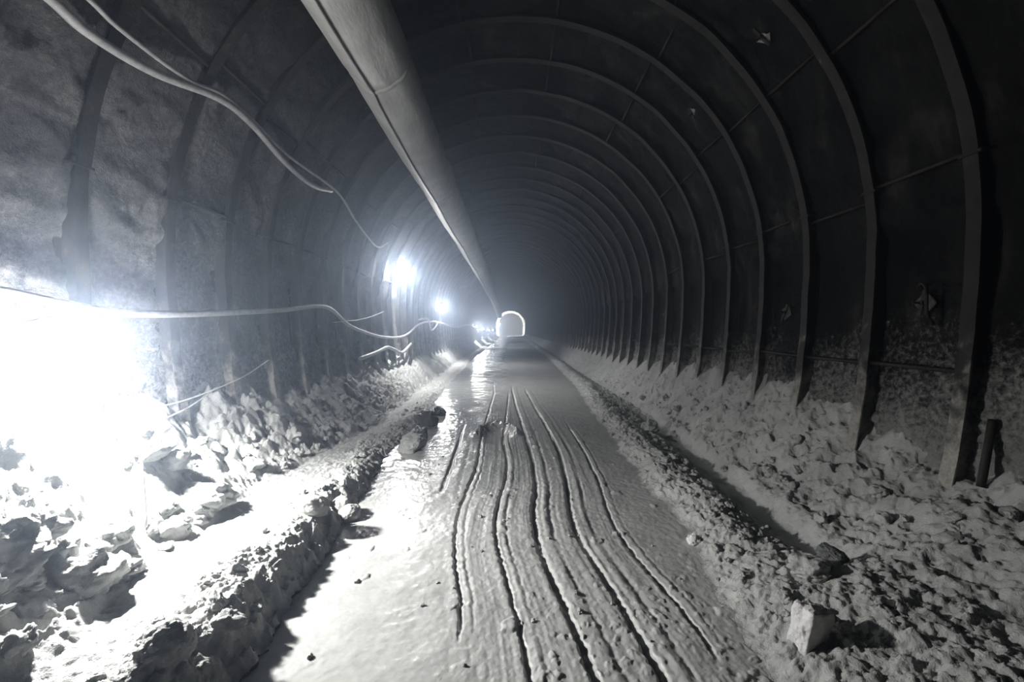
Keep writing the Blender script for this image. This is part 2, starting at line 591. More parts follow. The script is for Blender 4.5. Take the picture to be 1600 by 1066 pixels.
def bank_right_h(x, y):
    d = x - ER(y)
    base = road_h(x, y) * sstep(.2, 0, d)
    ridge_c = 0.33 + 0.05 * gnoise(y * 1.5, y * 0, 101)
    ridge = sstep(0, .22, d) * 0.07 + 0.06 * np.exp(-((d - ridge_c) / .16) ** 2)
    xt = np.interp(y, [-4, 2.6, 3.0, 3.9, 5.2, 8, 12, 113], [2.02, 2.03, 2.06, 2.10, 2.22, 2.36, 2.3, 2.5])
    chan = sstep(2.5, 3.0, y) * sstep(10, 7, y)
    trough = chan * -0.06 * np.exp(-(np.abs(x - xt) / .13) ** 3)
    fill = 0.20 * sstep(3.4, 2.3, y) * sstep(.22, .75, d)
    lip = chan * 0.03 * np.exp(-((x - xt - .2) / .07) ** 2)
    rise = np.interp(y, [-4, 3.0, 4.0, 5.0, 7.0, 12, 113], [.40, .42, .54, .70, .66, .55, .5]) * np.clip((x - xt - .12) / (3.0 - xt - .12), 0, 1.4) ** 1.1
    intrough = chan * np.exp(-(np.abs(x - xt) / .15) ** 4)
    onslope = sstep(0.1, 0.3, x - xt)
    lum = sstep(0, .12, d) * (1 - .92 * intrough)
    far = sstep(16, 5, y)
    l = 0.20 * clods(x, y, 0.16, 102, .35) + 0.35 * clods(x, y, 0.07, 103, .4) + 0.42 * clods(x, y, 0.03, 104, .5) + 0.02 * fbm(x, y, 0.10, 4, 116, .62)
    l2 = 0.12 * clods(x, y, 0.24, 105, .4) + 0.14 * clods(x, y, 0.10, 106, .25) + 0.25 * clods(x, y, 0.04, 107, .25) + 0.05 * fbm(x, y, 0.22, 5, 115, .52)
    l2 -= 0.75 * clods(x, y, 0.07, 117, .22) + 0.55 * clods(x, y, 0.14, 118, .14)
    h = base + ridge + trough + lip + rise + fill
    h += lum * (0.35 + 0.65 * far) * (l * (1 - onslope) + (l2 - .02) * onslope)
    h += 0.02 * fbm(x, y, 0.35, 3, 108) * sstep(0, .2, d)
    h += 0.008 * fbm(x, y, 0.05, 3, 109) * lum
    return h


def ground_z(x, y):
    xa = np.array([float(x)]); ya = np.array([float(y)])
    if x < EL(ya)[0]: return float(bank_left_h(xa, ya)[0])
    if x > ER(ya)[0]: return float(bank_right_h(xa, ya)[0])
    return float(road_h(xa, ya)[0])


YG = rows(1.5, LEN, 0.0055, ratio=0.0030)
ncol = 560
t = np.linspace(0, 1, ncol)[None, :]
y = np.repeat(YG[:, None], ncol, 1)
x = EL(YG)[:, None] * (1 - t) + ER(YG)[:, None] * t
floor = link('floor', mesh_grid('floor', np.stack([x, y, road_h(x, y)], -1)), M_ROAD)
tag(floor, 'wet grey mud roadway scored by wheel ruts', 'floor', kind='structure')

YB = rows(1.5, LEN, 0.007, ratio=0.0036)
t = np.concatenate([np.linspace(0, .09, 34, endpoint=False), np.linspace(.09, 1, 250)])[None, :]
y = np.repeat(YB[:, None], t.shape[1], 1)
x = EL(YB)[:, None] * (1 - t) + (-3.32) * t
bank_l = link('muck_bank', mesh_grid('muck_bank', np.stack([x, y, bank_left_h(x, y)], -1), flip=True), M_MUD)
tag(bank_l, 'high lumpy pale muck bank with a flat shelf under the tunnel lamps', 'muck bank', kind='stuff')
t = np.linspace(0, 1, 260)[None, :]
y = np.repeat(YB[:, None], t.shape[1], 1)
x = ER(YB)[:, None] * (1 - t) + 3.32 * t
bank_r = link('muck_bank', mesh_grid('muck_bank', np.stack([x, y, bank_right_h(x, y)], -1)), M_MUD)
tag(bank_r, 'low rubbly grey muck bank along the unlit wall with a wheel channel', 'muck bank', kind='stuff')

# lining ---------------------------------------------------------------------
YW = rows(1.5, LEN, 0.011, ratio=0.0048)


def lining(name, pts_n, side=None, label=''):
    """pts_n: list of (point (x,z), normal (nx,nz)) along the section"""
    P = np.array([p for p, n in pts_n]); Nn = np.array([n for p, n in pts_n])
    s = np.concatenate([[0], np.cumsum(np.hypot(*np.diff(P, axis=0).T))])
    seed = {'wall_left': 201, 'wall_right': 231, 'ceiling': 261}[name]
    SS, YY = np.meshgrid(s, YW)
    Z = np.repeat(P[None, :, 1], len(YW), 0)
    ph = (YY - RIB_Y0 - 0.12 - RIB_SKEW * P[None, :, 0]) / RIB_GAP
    bay = 0.5 - 0.5 * np.cos(2 * np.pi * ph)             # 0 at a rib, 1 mid-bay
    d = 0.040 * fbm(SS, YY, 0.7, 3, seed) + 0.020 * bay
    d += 0.014 * fbm(SS, YY, 0.16, 4, seed + 4, 0.65) + 0.006 * fbm(SS, YY, 0.035, 2, seed + 7)
    low = sstep(1.7, 0.7, Z)
    if name != 'ceiling':
        d -= low * (0.22 * clods(SS, YY, 0.15, seed + 9, .4) + 0.35 * clods(SS, YY, 0.055, seed + 10, .4) - 0.8 * clods(SS, YY, 0.06, seed + 12, .22))
    d -= 0.10 * (1 - low) * clods(SS, YY, 0.05, seed + 11, .5) * sstep(14, 4, YY)
    fade = 1.0
    if name == 'ceiling':
        e = np.minimum(SS, s[-1] - SS); fade = sstep(0, .12, e)
    else:
        fade = sstep(0, .12, s[-1] - SS)
    if name == 'ceiling': d = d - 0.066 + 0.035 * fbm(SS, YY, 0.33, 3, 291)
    d = d * fade
    X = P[None, :, 0] + Nn[None, :, 0] * d
    Zz = P[None, :, 1] + Nn[None, :, 1] * d
    me = mesh_grid(name, np.stack([X, YY, Zz], -1), flip=(name == 'wall_right'))
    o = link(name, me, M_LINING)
    tag(o, label, 'tunnel lining', kind='structure')
    return o


zs = np.linspace(-0.1, ZC, 190)
for name, sg, lab in (('wall_left', -1, 'sprayed concrete tunnel wall carrying the lamps and cables'),
                      ('wall_right', 1, 'dark bare sprayed concrete tunnel wall without lamps')):
    pn = []
    for z in zs:
        k = 0.086 * (ZC - z)
        n = Vector((1, -k)).normalized()
        pn.append(((sg * section_r(z, LINE_OFF), z), (sg * n.x, n.y)))
    lining(name, pn, label=lab)
th = np.linspace(math.pi, 0, 330)
lining('ceiling', [(((RF + LINE_OFF) * math.cos(a), ZC + (RF + LINE_OFF) * math.sin(a)), (math.cos(a), math.sin(a))) for a in th],
       label='dark arched sprayed concrete tunnel roof')


def arch_pts(off, n_leg, n_arc, z0=-0.3, a0=0.0, a1=math.pi):
    """section polyline from the right foot over the crown to the left foot with outward normals"""
    out = []
    for z in np.linspace(z0, ZC, n_leg, endpoint=False):
        n = Vector((1, -0.086 * (ZC - z))).normalized()
        out.append((section_r(z, off), z, n.x, n.y))
    for a in np.linspace(a0, a1, n_arc):
        out.append(((RF + off) * math.cos(a), ZC + (RF + off) * math.sin(a), math.cos(a), math.sin(a)))
    for z in np.linspace(ZC, z0, n_leg + 1)[1:]:
        n = Vector((1, -0.086 * (ZC - z))).normalized()
        out.append((-section_r(z, off), z, -n.x, n.y))
    return out


# end of the drive ----------------------------------------------------------------
def arch_face(name, y, mat, thick=0.3):
    bm = bmesh.new()
    pts = [(p[0], p[1]) for p in arch_pts(0.3, 8, 60)]
    f = [bm.verts.new((px, y, pz)) for px, pz in pts]
    b = [bm.verts.new((px, y + thick, pz)) for px, pz in pts]
    bm.faces.new(f); bm.faces.new(b[::-1])
    n = len(f)
    for i in range(n): bm.faces.new((f[i], f[(i + 1) % n], b[(i + 1) % n], b[i]))
    return link(name, bm_mesh(name, bm, False), mat)


tag(arch_face('wall_end', LEN - 0.3, M_CONC), 'pale hazy face closing the far end of the tunnel', 'tunnel face', kind='structure')


def ring_band(name, y0, y1, r_in, r_out, mat):
    sec = arch_pts(0, 10, 70)
    bm = bmesh.new()
    loops = []
    for yy, rr in ((y0, r_in), (y1, r_in), (y1, r_out), (y0, r_out)):
        loops.append([bm.verts.new((p[0] + p[2] * rr, yy, p[1] + p[3] * rr)) for p in sec])
    for a in range(4):
        A, B = loops[a], loops[(a + 1) % 4]
        for i in range(len(A) - 1): bm.faces.new((A[i], A[i + 1], B[i + 1], B[i]))
    bm.faces.new([l[0] for l in loops]); bm.faces.new([l[-1] for l in loops][::-1])
    return link(name, bm_mesh(name, bm, False), mat)


tag(ring_band('trim_1', 99.0, 100.2, -0.45, 0.2, M_CONC), 'pale finished lining ring glowing at the far end of the tunnel', 'lining ring', kind='structure')

# ------------------------------------------------------------------ steel arch ribs
SEC = [(0, -.055), (0, .055), (.012, .055), (.016, .007), (.148, .007), (.152, .055), (.164, .055), (.164, -.055), (.152, -.055), (.148, -.007), (.016, -.007), (.012, -.055)]
ANG_J = math.radians(8)      # the joint between leg and crown beam sits just above the springline


def sweep(name, pts, jig=0.004, seed=0):
    bm = bmesh.new()
    rings = []
    for k, (px, pz, nx, nz) in enumerate(pts):
        w = 2 * jig * mnoise.noise((k * 0.35, seed, 0)); v = jig * 3 * mnoise.noise((k * 0.15, seed + 9, 3))
        rings.append([bm.verts.new((px + nx * (r + w), yy + v, pz + nz * (r + w))) for r, yy in SEC])
    m = len(SEC)
    for a, b in zip(rings[:-1], rings[1:]):
        for i in range(m): bm.faces.new((a[i], a[(i + 1) % m], b[(i + 1) % m], b[i]))
    bm.faces.new(rings[0][::-1]); bm.faces.new(rings[-1])
    return bm_mesh(name, bm, False)


def leg_pts(sg):
    out = []
    for z in np.linspace(-0.12, ZC, 26, endpoint=False):
        n = Vector((1, -0.086 * (ZC - z))).normalized()
        out.append((sg * section_r(z), z, sg * n.x, n.y))
    for a in np.linspace(0, ANG_J, 5):
        out.append((sg * RF * math.cos(a), ZC + RF * math.sin(a), sg * math.cos(a), math.sin(a)))
    return out


crown_pts = [(RF * math.cos(a), ZC + RF * math.sin(a), math.cos(a), math.sin(a)) for a in np.linspace(ANG_J, math.pi - ANG_J, 64)]
rib_meshes = []
for v in range(3):
    rib_meshes.append((sweep('leg', leg_pts(-1), .005, v * 3 + 1), sweep('leg', leg_pts(1), .005, v * 3 + 2), sweep('crown_beam', crown_pts, .006, v * 3 + 3)))
plate_me = box_mesh('joint_plate', 0.15, 0.17, 0.022, 0.004)
for ms in rib_meshes:
    for me in ms: me.materials.append(M_RIB)
plate_me.materials.append(M_RIB)
ORD = ['first', 'second', 'third', 'fourth', 'fifth', 'sixth', 'seventh', 'eighth', 'ninth', 'tenth', 'eleventh', 'twelfth', 'thirteenth',
       'fourteenth', 'fifteenth', 'sixteenth', 'seventeenth', 'eighteenth', 'nineteenth', 'twentieth']
rib_look = {0: 'bulky dark steel arch rib with rusty foot, first along the tunnel',
            1: 'tall dark steel arch rib, second along the tunnel',
            10: 'steel arch rib lit white beside the second tunnel lamp, eleventh along'}
NRIB = int((LEN - 3 - RIB_Y0) / RIB_GAP)
for k in range(NRIB):
    yk = RIB_Y0 + RIB_GAP * k
    root = empty('steel_arch_rib', (0, yk + 0.12 + random.uniform(-.015, .015), 0))
    root.rotation_euler = (0, 0, RIB_SKEW + random.uniform(-.003, .003))
    if k < 20:
        lab = rib_look.get(k, 'muddy steel arch rib, %s from the tunnel mouth side' % ORD[k])
    elif yk < 36:
        lab = 'dim steel arch rib between the third and fourth tunnel lamps'
    else:
        lab = 'hazy distant steel arch rib beyond the fourth tunnel lamp'
    tag(root, lab, 'arch rib', 'steel arch ribs lining the tunnel')
    for part, me in zip(('leg', 'leg', 'crown_beam'), rib_meshes[k % 3]):
        link(part, me, None, root)
    for sg in (-1, 1):
        p = link('joint_plate', plate_me, None, root)
        p.location = (sg * (RF + .065) * math.cos(ANG_J), 0, ZC + (RF + .065) * math.sin(ANG_J))
        p.rotation_euler = (0, -sg * ANG_J, 0)

# tie bars from rib to rib ---------------------------------------------------------
tie_me = tube_mesh('tie_bar', [(0, 0, 0), (0, RIB_GAP / 2, 0), (0, RIB_GAP, 0)], 0.017, 8)
tie_me.materials.append(M_STEEL)
LEVELS = [(-1.05, 'at knee level'), (0.13, 'just above head height'), (0.55, 'on the haunch'), (0.98, 'high on the shoulder'), (1.38, 'near the crown')]
for side, word in ((1, 'bare wall side'), (-1, 'lamp wall side')):
    for k in range(10):
        for a, lv in LEVELS:
            if random.random() < (0.12 if k < 4 else 0.4): continue
            if side < 0 and a < 0: continue
            aa = a + random.uniform(-.02, .02)
            if a < 0:
                z = ZC + a; px, pz = section_r(z) + .045, z
            else:
                px, pz = (RF + .045) * math.cos(aa), ZC + (RF + .045) * math.sin(aa)
            o = link('tie_bar', tie_me)
            o.location = (side * px, RIB_Y0 + RIB_GAP * k + 0.12 + RIB_SKEW * side * px, pz)
            o.rotation_euler = (random.uniform(-.03, .03), 0, random.uniform(-.015, .015))
            tag(o, 'rusty tie bar from %s to %s arch rib %s, %s' % (ORD[k], ORD[k + 1], lv, word), 'tie bar', 'tie bars between the arch ribs')

# rock bolts on the bare wall ---------------------------------------------------------
bolt_at = [((2.467, 4.51, 4.467), 1.1, 'pale rock bolt plate high above the third arch rib'),
           ((2.445, 6.165, 4.496), .9, 'small rock bolt plate on the shoulder by the fifth rib'),
           ((2.344, 8.25, 4.605), .9, 'bright speck of rock bolt plate high by the seventh rib'),
           ((3.205, 5.33, 1.795), 1.0, 'rock bolt plate at eye level between third and fourth ribs'),
           ((3.215, 3.55, 1.80), 1.0, 'dull rock bolt plate between first and second ribs on bare wall'),
           ((3.215, 9.62, 1.95), .9, 'rock bolt plate at eye level near the eighth rib')]


def plate_bm():
    bm = bmesh.new()
    n = 8
    g = [[bm.verts.new(((i / n - .5) * .19, (j / n - .5) * .19,
                        .028 * max(0, 1 - math.hypot(i / n - .5, j / n - .5) / .36) + .006)) for j in range(n + 1)] for i in range(n + 1)]
    for i in range(n):
        for j in range(n): bm.faces.new((g[i][j], g[i + 1][j], g[i + 1][j + 1], g[i][j + 1]))
    r = bmesh.ops.extrude_face_region(bm, geom=bm.faces[:])
    bmesh.ops.translate(bm, vec=(0, 0, -.006), verts=[v for v in r['geom'] if isinstance(v, bmesh.types.BMVert)])
    return bm


p_me = bm_mesh('bearing_plate', plate_bm()); p_me.materials.append(M_PLATE)
q_me = bm_mesh('bearing_plate', plate_bm()); q_me.materials.append(mat_simple('dark_plate', (0.03, 0.028, 0.026), (0.09, 0.085, 0.08), 0.6, 25))  # darker grey copy for the plates at eye level
nut_me = lathe_mesh('nut', [(.026, .02), (.026, .055), (.022, .06)], 6); nut_me.materials.append(M_STEEL)
rod_me = lathe_mesh('bolt_end', [(.011, .0), (.011, .13), (.008, .135)], 10); rod_me.materials.append(M_STEEL)
bar_me = box_mesh('strap', .05, .27, .012, .003); bar_me.materials.append(M_STEEL)
for (bx, by, bz), sc, lab in bolt_at:
    n = Vector((-bx, 0, ZC - bz)) if bz > ZC else Vector((-1, 0, .05))
    n.normalize()
    root = empty('rock_bolt', (bx, by, bz))
    base = Vector((bx, by, bz)) + n * -0.0
    if bz > ZC:
        ang = math.atan2(bz - ZC, bx); base = Vector(((RF + .10) * math.cos(ang), by, ZC + (RF + .10) * math.sin(ang)))
    else:
        base = Vector((section_r(bz) + .10, by, bz))
    root.location = base
    root.rotation_mode = 'QUATERNION'
    q = n.to_track_quat('Z', 'Y')
    root.rotation_quaternion = q
    root.scale = (sc * .75, sc * .75, sc * .75)
    tag(root, lab, 'rock bolt', 'rock bolts on the bare wall')
    pl = link('bearing_plate', p_me if bz > 3 else q_me, None, root); pl.rotation_euler = (0, 0, random.uniform(.4, 1.1))
    link('nut', nut_me, None, root); link('bolt_end', rod_me, None, root)
    st = link('strap', bar_me, None, root); st.location = (0, 0, .036); st.rotation_euler = (0, 0, random.uniform(-.5, .2))
pts = spline([(3.17, 2.97, 1.0), (3.10, 2.93, .82), (3.03, 2.90, .58)], 6)
o = link('anchor_pipe', tube_mesh('anchor_pipe', pts, .024, 12), M_STEEL)
tag(o, 'short dark anchor pipe leaning from the wall beside the first rib foot', 'anchor pipe')
hook = link('hook_bar', tube_mesh('hook_bar', spline([(3.24, 3.62, 1.93), (3.16, 3.50, 1.95), (3.14, 3.44, 1.90), (3.16, 3.45, 1.72), (3.22, 3.46, 1.63)], 6), .012, 8), M_STEEL)
tag(hook, 'bent dark steel bar hooked around the bolt between first and second ribs', 'bent bar')

# ------------------------------------------------------------------ ventilation duct
duct_root = empty('ventilation_duct', (-1.4, 2, 4.5))
tag(duct_root, 'long sagging pale fabric ventilation duct hung under the tunnel roof', 'ventilation duct')
DP = [(-1.43, 1.2, 4.52), (-1.43, 5, 4.50), (-1.44, 10, 4.49), (-1.44, 16, 4.48), (-1.44, 22, 4.46), (-1.44, 28, 4.42), (-1.45, 33, 4.3), (-1.42, 38, 4.15), (-1.40, 44, 3.8), (-1.38, 50, 3.45), (-1.36, 56, 3.2), (-1.36, 62, 3.1)]


def duct_c(yy):
    ys = [p[1] for p in DP]
    return np.interp(yy, ys, [p[0] for p in DP]), np.interp(yy, ys, [p[2] for p in DP])


JOINTS = [1.6, 4.95, 9.1, 14.2, 19.5, 25.0, 30.0, 34.5, 39.0, 44.0, 50.0, 56.0]
R0 = 0.355
BOT = math.radians(-94)


def duct_r(yy, a, sec):
    # a in radians; keeled at the bottom seam, flat panel on the lamp side
    d = (a - BOT + math.pi) % (2 * math.pi) - math.pi
    r = R0 * (1 + .09 * np.exp(-(d / .30) ** 2) - .06 * np.exp(-((d + .8) / .45) ** 2))
    j = min(abs(yy - jj) for jj in JOINTS)
    pin = math.exp(-(j / .10) ** 2)
    r *= 1 - .05 * pin
    wr = .006 + .022 * math.exp(-j / .5)
    r = r + wr * np.array([mnoise.noise((math.cos(q) * 2.2 + sec, math.sin(q) * 2.2, yy * 1.6)) for q in a])
    return r


def duct_scale(yy):
    return 1.0 if yy < 34 else 0.86


ang = np.linspace(0, 2 * math.pi, 56, endpoint=False)
for s, (ya, yb) in enumerate(zip(JOINTS[:-1], JOINTS[1:])):
    yy = np.linspace(ya, yb, int((yb - ya) / (.06 if yb < 15 else .15)) + 2)
    P = []
    for v in yy:
        cx, cz = duct_c(v)
        sag = -.05 * math.sin(math.pi * (v - ya) / (yb - ya))
        r = duct_r(v, ang, s) * duct_scale(ya + .1)
        P.append(np.stack([cx + r * np.cos(ang), np.full(len(ang), v), cz + sag + r * np.sin(ang)], -1))
    o = link('fabric_section', mesh_grid('fabric_section', np.array(P), closed=True), M_DUCT, duct_root)
    o.location = -duct_root.location
    # seam welt along the keel
    bm = bmesh.new(); prev = None
    for v in yy:
        cx, cz = duct_c(v); sag = -.05 * math.sin(math.pi * (v - ya) / (yb - ya))
        w = .006 * mnoise.noise((v * 5, s, 2))
        r = float(duct_r(v, np.array([BOT]), s)[0]) * duct_scale(ya + .1)
        cur = []
        for dr, da in ((-.012, -.012), (.030 + w, -.012), (.030 + w, .012), (-.012, .012)):
            a = BOT + da
            cur.append(bm.verts.new((cx + (r + dr) * math.cos(a), v, cz + sag + (r + dr) * math.sin(a))))
        if prev:
            for i in range(4): bm.faces.new((prev[i], prev[(i + 1) % 4], cur[(i + 1) % 4], cur[i]))
        else: bm.faces.new(cur[::-1])
        prev = cur
    bm.faces.new(prev)
    o = link('seam_welt', bm_mesh('seam_welt', bm), M_DUCTSEAM, duct_root); o.location = -duct_root.location
for jj in JOINTS[1:]:
    cx, cz = duct_c(jj)
    P = []
    for dv, dr in ((-.035, -.004), (-.02, .012), (.02, .012), (.035, -.004)):
        r = (duct_r(jj, ang, 0) + dr + .006) * duct_scale(jj - .1)
        P.append(np.stack([cx + r * np.cos(ang), np.full(len(ang), jj + dv), cz + r * np.sin(ang)], -1))
    o = link('joint_band', mesh_grid('joint_band', np.array(P), closed=True), M_DUCTJOINT, duct_root); o.location = -duct_root.location
    roof = ZC + math.sqrt((RF + .16) ** 2 - cx ** 2)
    o = link('hanger_wire', tube_mesh('hanger_wire', [(cx, jj, cz + R0 * .8), (cx, jj, (cz + roof) / 2 + .2), (cx, jj, roof)], .006, 6), M_STEEL, duct_root)
    o.location = -duct_root.location

# ------------------------------------------------------------------ lamps
bulb_me = lathe_mesh('bulb', [(.012, .062), (.028, .055), (.045, .035), (.055, .0), (.048, -.03), (.030, -.050), (.010, -.058)], 16)
bulb_me.materials.append(M_BULB)
sock_me = lathe_mesh('socket', [(.018, .16), (.026, .15), (.028, .075), (.034, .07), (.034, .05), (.022, .048)], 16)
sock_me.materials.append(M_BLACK)
LAMPS = [((-2.84, 2.985, 1.47), 'glaring tunnel lamp low over the muck bank, nearest of all', 1.0),
         ((-2.97, 12.35, 3.145), 'high glaring tunnel lamp with looped wire, second along the wall', 1.0),
         ((-3.04, 20.02, 2.613), 'glaring tunnel lamp, third along the cable wall', 1.0),
         ((-2.90, 38.9, 1.82), 'small bright tunnel lamp, fourth along, first of the distant cluster', 1.1),
         ((-2.90, 47.9, 1.60), 'distant tunnel lamp, fifth along, in the bright cluster', 1.2),
         ((-2.90, 60.6, 1.43), 'distant tunnel lamp, sixth along, in the bright cluster', 1.2),
         ((-2.90, 73.6, 1.39), 'distant tunnel lamp, seventh along, in the bright cluster', 1.4),
         ((-2.75, 92.5, 1.47), 'very distant tunnel lamp, eighth along, just before the end', 2.2),
         ((-2.2, 95.8, 2.6), 'last tunnel lamp, hazy in front of the pale end ring', 110.0)]
for (lx, ly, lz), lab, mul in LAMPS:
    root = empty('tunnel_lamp', (lx, ly, lz))
    tag(root, lab, 'lamp', 'tunnel lamps along the cable wall')
    link('bulb', bulb_me, None, root)
    link('socket', sock_me, None, root)
    z0 = .155
    wallx = -(section_r(min(lz + .2, ZC)) if lz + .2 < ZC else math.sqrt(RF ** 2 - (lz + .2 - ZC) ** 2)) - .10
    arm = tube_mesh('bracket_arm', spline([(wallx - lx, .05, z0 + .02), (wallx * .5 - lx * .5, .03, z0 + .05), (-.02, 0, z0 + .03), (0, 0, z0 - .01)], 5), .009, 8)
    link('bracket_arm', arm, M_STEEL, root)
    wire = tube_mesh('flex', spline([(wallx - lx + .03, -.35, z0 + .22), (-.18, -.16, z0 + .30), (-.03, -.04, z0 + .14), (0, 0, z0 - .005)] if ly > 5 else [(wallx - lx, .10, z0 + .14), (-.2, .05, z0 + .09), (0, 0, z0 - .005)], 8), .006, 6)
    link('flex', wire, M_WIRE, root)
    ld = bpy.data.lights.new('lamp_light', 'SPOT')
    ld.energy = DOWN_POWER * mul
    ld.color = LAMP_COLOR
    ld.shadow_soft_size = 0.05
    ld.spot_size = math.radians(148)
    ld.spot_blend = 0.9
    lo = bpy.data.objects.new('lamp_light', ld)
    COL.objects.link(lo)
    lo.parent = root
    lo.location = (.02, 0, -.09)
    lo.rotation_euler = Vector((.4, 0.0, -1) if ly < 95 else (.3, 1.0, -.2)).to_track_quat('-Z', 'Y').to_euler()

# ------------------------------------------------------------------ hoses, cables and wires
def cable(name, pts, r, mat, lab, cat, seg=10, n=10, group=None):
    sp = spline(pts, n)
    o = link(name, tube_mesh(name, sp, r, seg), mat)
    tag(o, lab, cat, group)
    return o


cable('air_hose', [(-2.80, 1.6, 3.68), (-2.826, 2.76, 3.634), (-2.843, 3.12, 3.592), (-2.824, 3.665, 3.631), (-2.753, 4.37, 3.775), (-2.757, 4.925, 3.775), (-2.80, 5.75, 3.66),
                   (-2.80, 6.5, 3.63), (-2.774, 7.095, 3.735)], .034, M_CABLE, 'thick pale air hose draped across the upper ribs above the nearest lamp', 'hose')
cable('power_cable', [(-2.75, 1.8, 3.78), (-2.762, 2.94, 3.766), (-2.779, 3.305, 3.733), (-2.773, 3.96, 3.738), (-2.73, 4.37, 3.815), (-2.75, 4.945, 3.82), (-2.775, 5.785, 3.76),
                      (-2.757, 7.315, 3.771), (-2.853, 8.525, 3.566), (-2.919, 9.98, 3.396), (-2.80, 10.4, 3.56)], .018, M_CABLE, 'thin grey cable running beside the upper air hose', 'cable')
cable('power_cable', [(-3.08, 1.6, 1.92), (-3.08, 2.2, 1.88), (-3.08, 2.745, 1.828), (-3.077, 2.965, 1.796), (-3.077, 3.135, 1.772), (-3.074, 3.655, 1.723), (-3.077, 4.675, 1.758), (-3.081, 6.12, 1.85),
                      (-3.084, 7.615, 1.964), (-3.07, 8.63, 1.673), (-3.061, 9.76, 1.504), (-3.052, 10.96, 1.4), (-3.05, 12.535, 1.371), (-3.058, 13.765, 1.484), (-3.075, 15.29, 1.751),
                      (-3.08, 17.385, 1.869), (-3.08, 20.28, 1.857), (-3.08, 26, 1.7), (-3.08, 33, 1.9), (-3.06, 40, 1.7)], .033, M_CABLE,
      'heavy sagging power cable along the lamp wall at eye level', 'cable')
cable('hose_end', [(-3.05, 9.2, 1.0), (-2.978, 9.495, 1.039), (-2.982, 10.195, 1.084), (-2.988, 11.01, 1.151), (-2.981, 11.585, 1.079), (-2.967, 12.41, 0.954), (-2.984, 13.43, 1.109), (-3.06, 13.9, 1.15)], .04, M_CABLE,
      'short pale hose sagging below the second tunnel lamp', 'hose')
cable('wire', [(-2.86, 1.9, 1.13), (-2.834, 2.525, 1.064), (-2.827, 2.8, 1.013), (-2.822, 3.145, 0.976), (-2.82, 3.53, 0.975), (-2.822, 4.03, 0.988), (-2.85, 4.82, 1.085), (-3.09, 5.8, 1.2)], .006, M_WIRE,
      'upper of two thin slack wires under the nearest lamp', 'wire', 6, group='slack wires under the nearest lamp')
cable('wire', [(-2.86, 1.9, 1.08), (-2.822, 2.515, 0.992), (-2.812, 2.785, 0.919), (-2.808, 3.13, 0.861), (-2.808, 3.515, 0.854), (-2.83, 4.015, 0.917), (-3.06, 4.75, 1.0)], .006, M_WIRE,
      'lower of two thin slack wires under the nearest lamp', 'wire', 6, group='slack wires under the nearest lamp')
cable('wire', [(-3.07, 7.9, 1.71), (-3.055, 8.42, 1.742), (-3.057, 9.135, 1.78), (-3.061, 9.985, 1.867), (-3.066, 11.01, 2.018)], .007, M_WIRE, 'thin straight wire rising behind the sagging power cable', 'wire', 6)
cable('rope', [(-2.96, 3.40, 1.60), (-2.93, 3.42, 1.35), (-2.75, 3.32, 1.0), (-2.55, 3.12, .78), (-2.36, 2.92, ground_z(-2.36, 2.92) + .01)], .009, M_WIRE,
      'pale rope hanging down from the power cable onto the muck bank', 'rope', 8)
cable('power_cable', [(-3.06, 15.2, 1.9), (-2.95, 16.1, 1.95), (-2.95, 16.6, 1.78), (-2.98, 17.2, 1.55), (-2.95, 18.1, 1.72), (-3.05, 18.9, 1.85)], .03, M_CABLE, 'tangled dark cable loop under the third tunnel lamp', 'cable')

# ------------------------------------------------------------------ clods and rocks
def rock_mesh(name, seed, sub=3, rough=.22, boxy=0.0, fine=.09):
    bm = bmesh.new()
    bmesh.ops.create_icosphere(bm, subdivisions=sub, radius=.5)
    for v in bm.verts:
        p = v.co.copy()
        if boxy:
            m = max(abs(p.x), abs(p.y), abs(p.z))
            p = p.lerp(p / m * .45, boxy)
        q = v.co * 2
        k = 1 + rough * mnoise.noise(q * 1.3 + Vector((seed * 7.1, 0, 0))) * 1.6 + rough * .6 * mnoise.noise(q * 2.9 + Vector((0, seed * 3.3, 0)))
        k += fine * mnoise.noise(q * 5.5 + Vector((seed, seed, 0))) + fine * .7 * mnoise.noise(q * 11 + Vector((0, seed, seed))) + fine * .4 * mnoise.noise(q * 23 + Vector((seed, 0, seed)))
        v.co = p * k
    return bm_mesh(name, bm)


clod_meshes = [rock_mesh('mud_clod', s, 4, .34, 0.15 * (s % 3), .16) for s in range(10)]
for me in clod_meshes: me.materials.append(M_CLOD)


def put_rock(name, me, x, y, size, lab, cat, group=None, sink=.25, rot=None, mat=None):
    o = link(name, me)
    o.location = (x, y, ground_z(x, y) + size[2] * (.5 - sink))
    o.scale = size
    o.rotation_euler = rot or (random.uniform(-.5, .5), random.uniform(-.5, .5), random.uniform(0, 6.28))
    tag(o, lab, cat, group)
    return o


def big(seed, mat, **kw):
    me = rock_mesh('rock', seed, 5, **kw); me.materials.append(mat); return me


